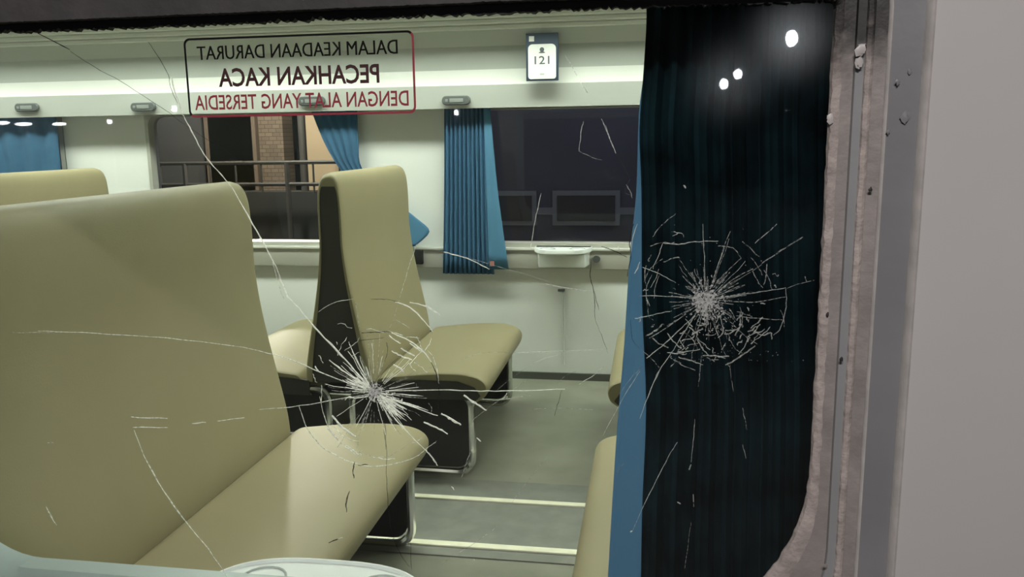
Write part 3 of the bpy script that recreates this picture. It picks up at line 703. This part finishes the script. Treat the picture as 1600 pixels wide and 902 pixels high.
def powder(name, c, n, sx, sy, size, m, seed, off=(0, 0)):
    rnd = random.Random(seed); mb = MB()
    for _ in range(n):
        x = c[0] + off[0] + rnd.gauss(0, sx); y = c[1] + off[1] + rnd.gauss(0, sy); s = size*rnd.uniform(.5, 1.4)
        tri = [gl(x + s*math.cos(a), y + s*math.sin(a)*rnd.uniform(.6, 1.3)) for a in (rnd.uniform(0, 2), rnd.uniform(2, 4), rnd.uniform(4, 6.2))]
        d = -.0008*rnd.random() - .0004
        vs = [(t[0], d - .0004*rnd.random(), t[2]) for t in tri] + [(sum(t[0] for t in tri)/3, d + .0008, sum(t[2] for t in tri)/3)]
        mb.add(vs, [(0,1,2), (0,1,3), (1,2,3), (2,0,3)])
    o = mb.build(name, m, pane); o['kind'] = 'stuff'; return o
powder('crushed_core', S1, 120, 6, 5, 2.4, C_powder, 1)
powder('crushed_core', S1, 60, 7, 5, 2.2, C_bright, 2, (22, 14))
powder('crushed_core', S1, 30, 5, 4, 2.0, C_bright, 5, (-12, -10))
powder('crushed_core', S2, 330, 10, 11, 2.6, C_powder, 3)
powder('crushed_core', S2, 110, 22, 20, 1.3, C_powder, 4, (16, 34))
powder('crushed_core', S2, 60, 45, 7, 1.0, C_powder, 6, (18, 86))
powder('crushed_core', S2, 40, 45, 45, .9, C_powder, 7)

# ================================================================== outside, beyond the far windows
struct(box('ground', mat('ballast', (.05, .048, .045), .9, var=.4, vscale=6), -30, 25, 3.3, 30, -1.0, -.9))
struct(box('ground_platform', mat('platform_concrete', (.14, .135, .13), .8, var=.2, vscale=3), -30, 25, -26, -.5, -1.0, -.35))
yb = 9.0
sb = empty('station_building', (at(380, 300, yb).x, yb, -.9)); tag(sb, 'station building with brick wall and ribbed shutter beyond the far window', 'building')
def bx(name, m, pa, pb, y0, y1, parent, org):
    a, b = at(*pa, y0), at(*pb, y0)
    return MB().box(a.x - org.x, b.x - org.x, y0 - org.y, y1 - org.y, b.z - org.z, a.z - org.z).build(name, m, parent)
bk = bpy.data.materials.new('brick_far'); bk.use_nodes = True; nt = bk.node_tree
bt = nt.nodes.new('ShaderNodeTexBrick'); bt.inputs['Scale'].default_value = 5; bt.inputs['Color1'].default_value = (.27, .21, .15, 1); bt.inputs['Color2'].default_value = (.20, .155, .11, 1); bt.inputs['Mortar'].default_value = (.12, .09, .06, 1)
tc = nt.nodes.new('ShaderNodeTexCoord'); mp = nt.nodes.new('ShaderNodeMapping'); mp.inputs['Rotation'].default_value = (math.pi/2, 0, 0)
nt.links.new(tc.outputs['Object'], mp.inputs[0]); nt.links.new(mp.outputs[0], bt.inputs['Vector']); nt.links.new(bt.outputs['Color'], nt.nodes['Principled BSDF'].inputs['Base Color'])
bx('brick_wall', bk, (380, -150), (450, 340), yb, yb + .3, sb, sb.location)
bx('lit_wall', mat('wall_cream_out', (.55, .43, .27), .8), (450, -150), (640, 340), yb + .02, yb + .3, sb, sb.location)
bx('dark_wall', mat('wall_dark_out', (.10, .10, .095), .8), (-400, -150), (325, 340), yb + .05, yb + .3, sb, sb.location)
for k in range(9):
    bx('shutter_slat', mat('shutter_brown', (.23, .175, .125), .6), (325 + k*6.2, -150), (325 + k*6.2 + 4.6, 340), yb - .01, yb + .2, sb, sb.location)
bx('shutter_backing', M_dark, (325, -150), (382, 340), yb + .05, yb + .3, sb, sb.location)
pp = at(475, 260, 8.0)
tag(MB().tube([(pp.x, 8.0, -.9), (pp.x, 8.0, 3.2)], .045, 10).build('platform_post', M_dark, None, True), 'dark post in front of the lit cream wall', 'post')
rl = empty('platform_railing', (at(450, 290, 7.6).x, 7.6, -.9)); tag(rl, 'dark metal railing outside the far window', 'railing')
za, zb2 = at(450, 254, 7.6).z, at(450, 288, 7.6).z
for z in (za, zb2): MB().tube([(-2.4, 0, z + .9), (1.2, 0, z + .9)], .022, 6).build('rail', M_dark, rl)
for k in range(13): MB().tube([(-2.4 + k*.3, 0, zb2 + .9 - .1), (-2.4 + k*.3, 0, za + .9)], .012, 6).build('baluster', M_dark, rl)
for k in range(4): MB().tube([(-2.4 + k*1.2, 0, 0), (-2.4 + k*1.2, 0, za + .9)], .03, 6).build('post', M_dark, rl)
lw = struct(box('wall_platform_edge', mat('edge_wall', (.03, .032, .03), .8, var=.3, vscale=4), -16, 3, 7.9, 8.2, -.9, at(450, 300, 7.9).z))
# parked coach beyond the window right of the pleated curtain
pk = empty('parked_coach', (.4, 5.2, -.9)); tag(pk, 'dark parked coach standing beyond the far window with the tray table', 'train')
M_pk = mat('parked_paint', (.085, .085, .125), .4, var=.2, vscale=2); M_pkg = mat('parked_glass', (.03, .03, .04), .15); M_pkl = mat('parked_trim', (.20, .21, .24), .4)
MB().box(-1.9, 5, 0, 2.5, .2, 3.4).build('body', M_pk, pk)
for k in range(5):
    x = -1.75 + k*.62
    zt2, zb3 = at(880, 298, 5.2).z + .9, at(880, 352, 5.2).z + .9
    fr = MB().box(x, x + .50, -.02, .02, zb3, zt2).build('window_frame', M_pkl, pk)
    MB().box(x + .035, x + .465, -.03, 0, zb3 + .035, zt2 - .035).build('pane', M_pkg, fr)
for z in (1.52, 2.62, 2.9): MB().box(-1.9, 5, -.015, .01, z, z + .05).build('body_rib', M_pkl, pk)

# ================================================================== station lamps
def lamp_reflected(px, py, d, w, h, col, s, name, label):
    """a lamp across the platform, placed where its mirror image lands on the pane"""
    v = ray(px, py); hit = CAM + v*(1.0/v.y); dirr = Vector((v.x, -v.y, v.z))/v.y
    c = hit + dirr*d
    e = empty(name, (c.x, c.y, c.z)); tag(e, label, 'lamp', 'station lamps behind the camera')
    MB().loft([[(w/2*f*math.cos(a*.524), yy, h/2*f*math.sin(a*.524)) for a in range(12)] for f, yy in ((1, -.02), (1, .01), (.7, .03))]).build('lens', emit(name + '_glow', col, s), e)
    w_ = w
    box('housing', M_black, -w/2 - .03, w/2 + .03, -.10, -.02, -h/2 - .03, h/2 + .03, e)
    MB().tube([(0, -.08, -h/2), (0, -.08, -c.z - .35)], .04, 8).build('mast', M_black, e)
white = (.92, .96, 1)
lamp_reflected(1237, 60, 19, .24, .34, white, 260, 'floodlight', 'bright floodlight on a mast across the platform')
lamp_reflected(1131, 131, 24, .22, .28, white, 130, 'floodlight', 'lower of the paired floodlights on a mast down the platform')
lamp_reflected(1153, 116, 24.3, .22, .26, white, 110, 'floodlight', 'upper of the paired floodlights on a mast down the platform')
lamp_reflected(1231, 172, 26, .12, .16, white, 14, 'floodlight', 'small dim lamp on a mast across the platform')
lamp_reflected(272, 170, 22, .14, .16, white, 150, 'floodlight', 'small bright lamp on a mast by the far track')
lamp_reflected(713, 176, 22, .10, .14, white, 110, 'floodlight', 'small bright lamp on a mast beside the footbridge')
lamp_reflected(171, 190, 24, .18, .14, white, 60, 'floodlight', 'small wide lamp on a mast at the platform end')
for px, wd in ((4, .5), (37, .62), (92, .5)):
    lamp_reflected(px, 192 + (px > 20)*2, 24, wd, .10, white, 55, 'strip_lamp', 'long strip lamp glowing under the opposite platform roof')
# platform lamps that light the outer wall, above and behind the camera
def area(name, loc, tgt, size, power, col, label):
    e = empty(name, loc); tag(e, label, 'lamp')
    ld = bpy.data.lights.new(name + '_light', 'AREA'); ld.shape = 'RECTANGLE'; ld.size = size[0]; ld.size_y = size[1]; ld.energy = power; ld.color = col
    lo = bpy.data.objects.new('light_source', ld); COL.objects.link(lo); lo.parent = e
    lo.rotation_euler = (Vector(tgt) - Vector(loc)).to_track_quat('-Z', 'Y').to_euler()
    box('housing', M_black, -size[0]/2, size[0]/2, -.06, .06, .06, .12, e)
area('platform_lamp', (-.2, -3.4, 3.5), (.2, 0, 1.0), (1.2, .15), PLAT_POWER, (1, .95, .93), 'fluorescent platform lamp hung above the coach side')
# warm lamp on the station building beyond the coach
e = empty('wall_lamp', (at(440, 300, 7.0).x - .3, 6.9, 2.5)); tag(e, 'warm lamp lighting the station building wall', 'lamp')
ld = bpy.data.lights.new('wall_lamp_light', 'POINT'); ld.energy = 400; ld.color = (1, .92, .78); ld.shadow_soft_size = .1
lo = bpy.data.objects.new('light_source', ld); COL.objects.link(lo); lo.parent = e
MB().tube([(0, .02, .10), (0, .02, .16), (0, .02, .2)], .12, 12, rr=[.16, .10, .03]).build('shade', M_black, e, True)

# added cool fill light, unseen, over the track with the parked coach
e = empty('yard_lamp', (.2, 3.9, 3.3)); tag(e, 'added cool fill light above the track beside the parked coach', 'lamp')
ld = bpy.data.lights.new('yard_lamp_light', 'POINT'); ld.energy = 70; ld.color = (.78, .82, 1); ld.shadow_soft_size = .1
lo = bpy.data.objects.new('light_source', ld); COL.objects.link(lo); lo.parent = e
MB().tube([(0, 0, .10), (0, 0, .16), (0, 0, .2)], .12, 12, rr=[.16, .10, .03]).build('shade', M_black, e, True)
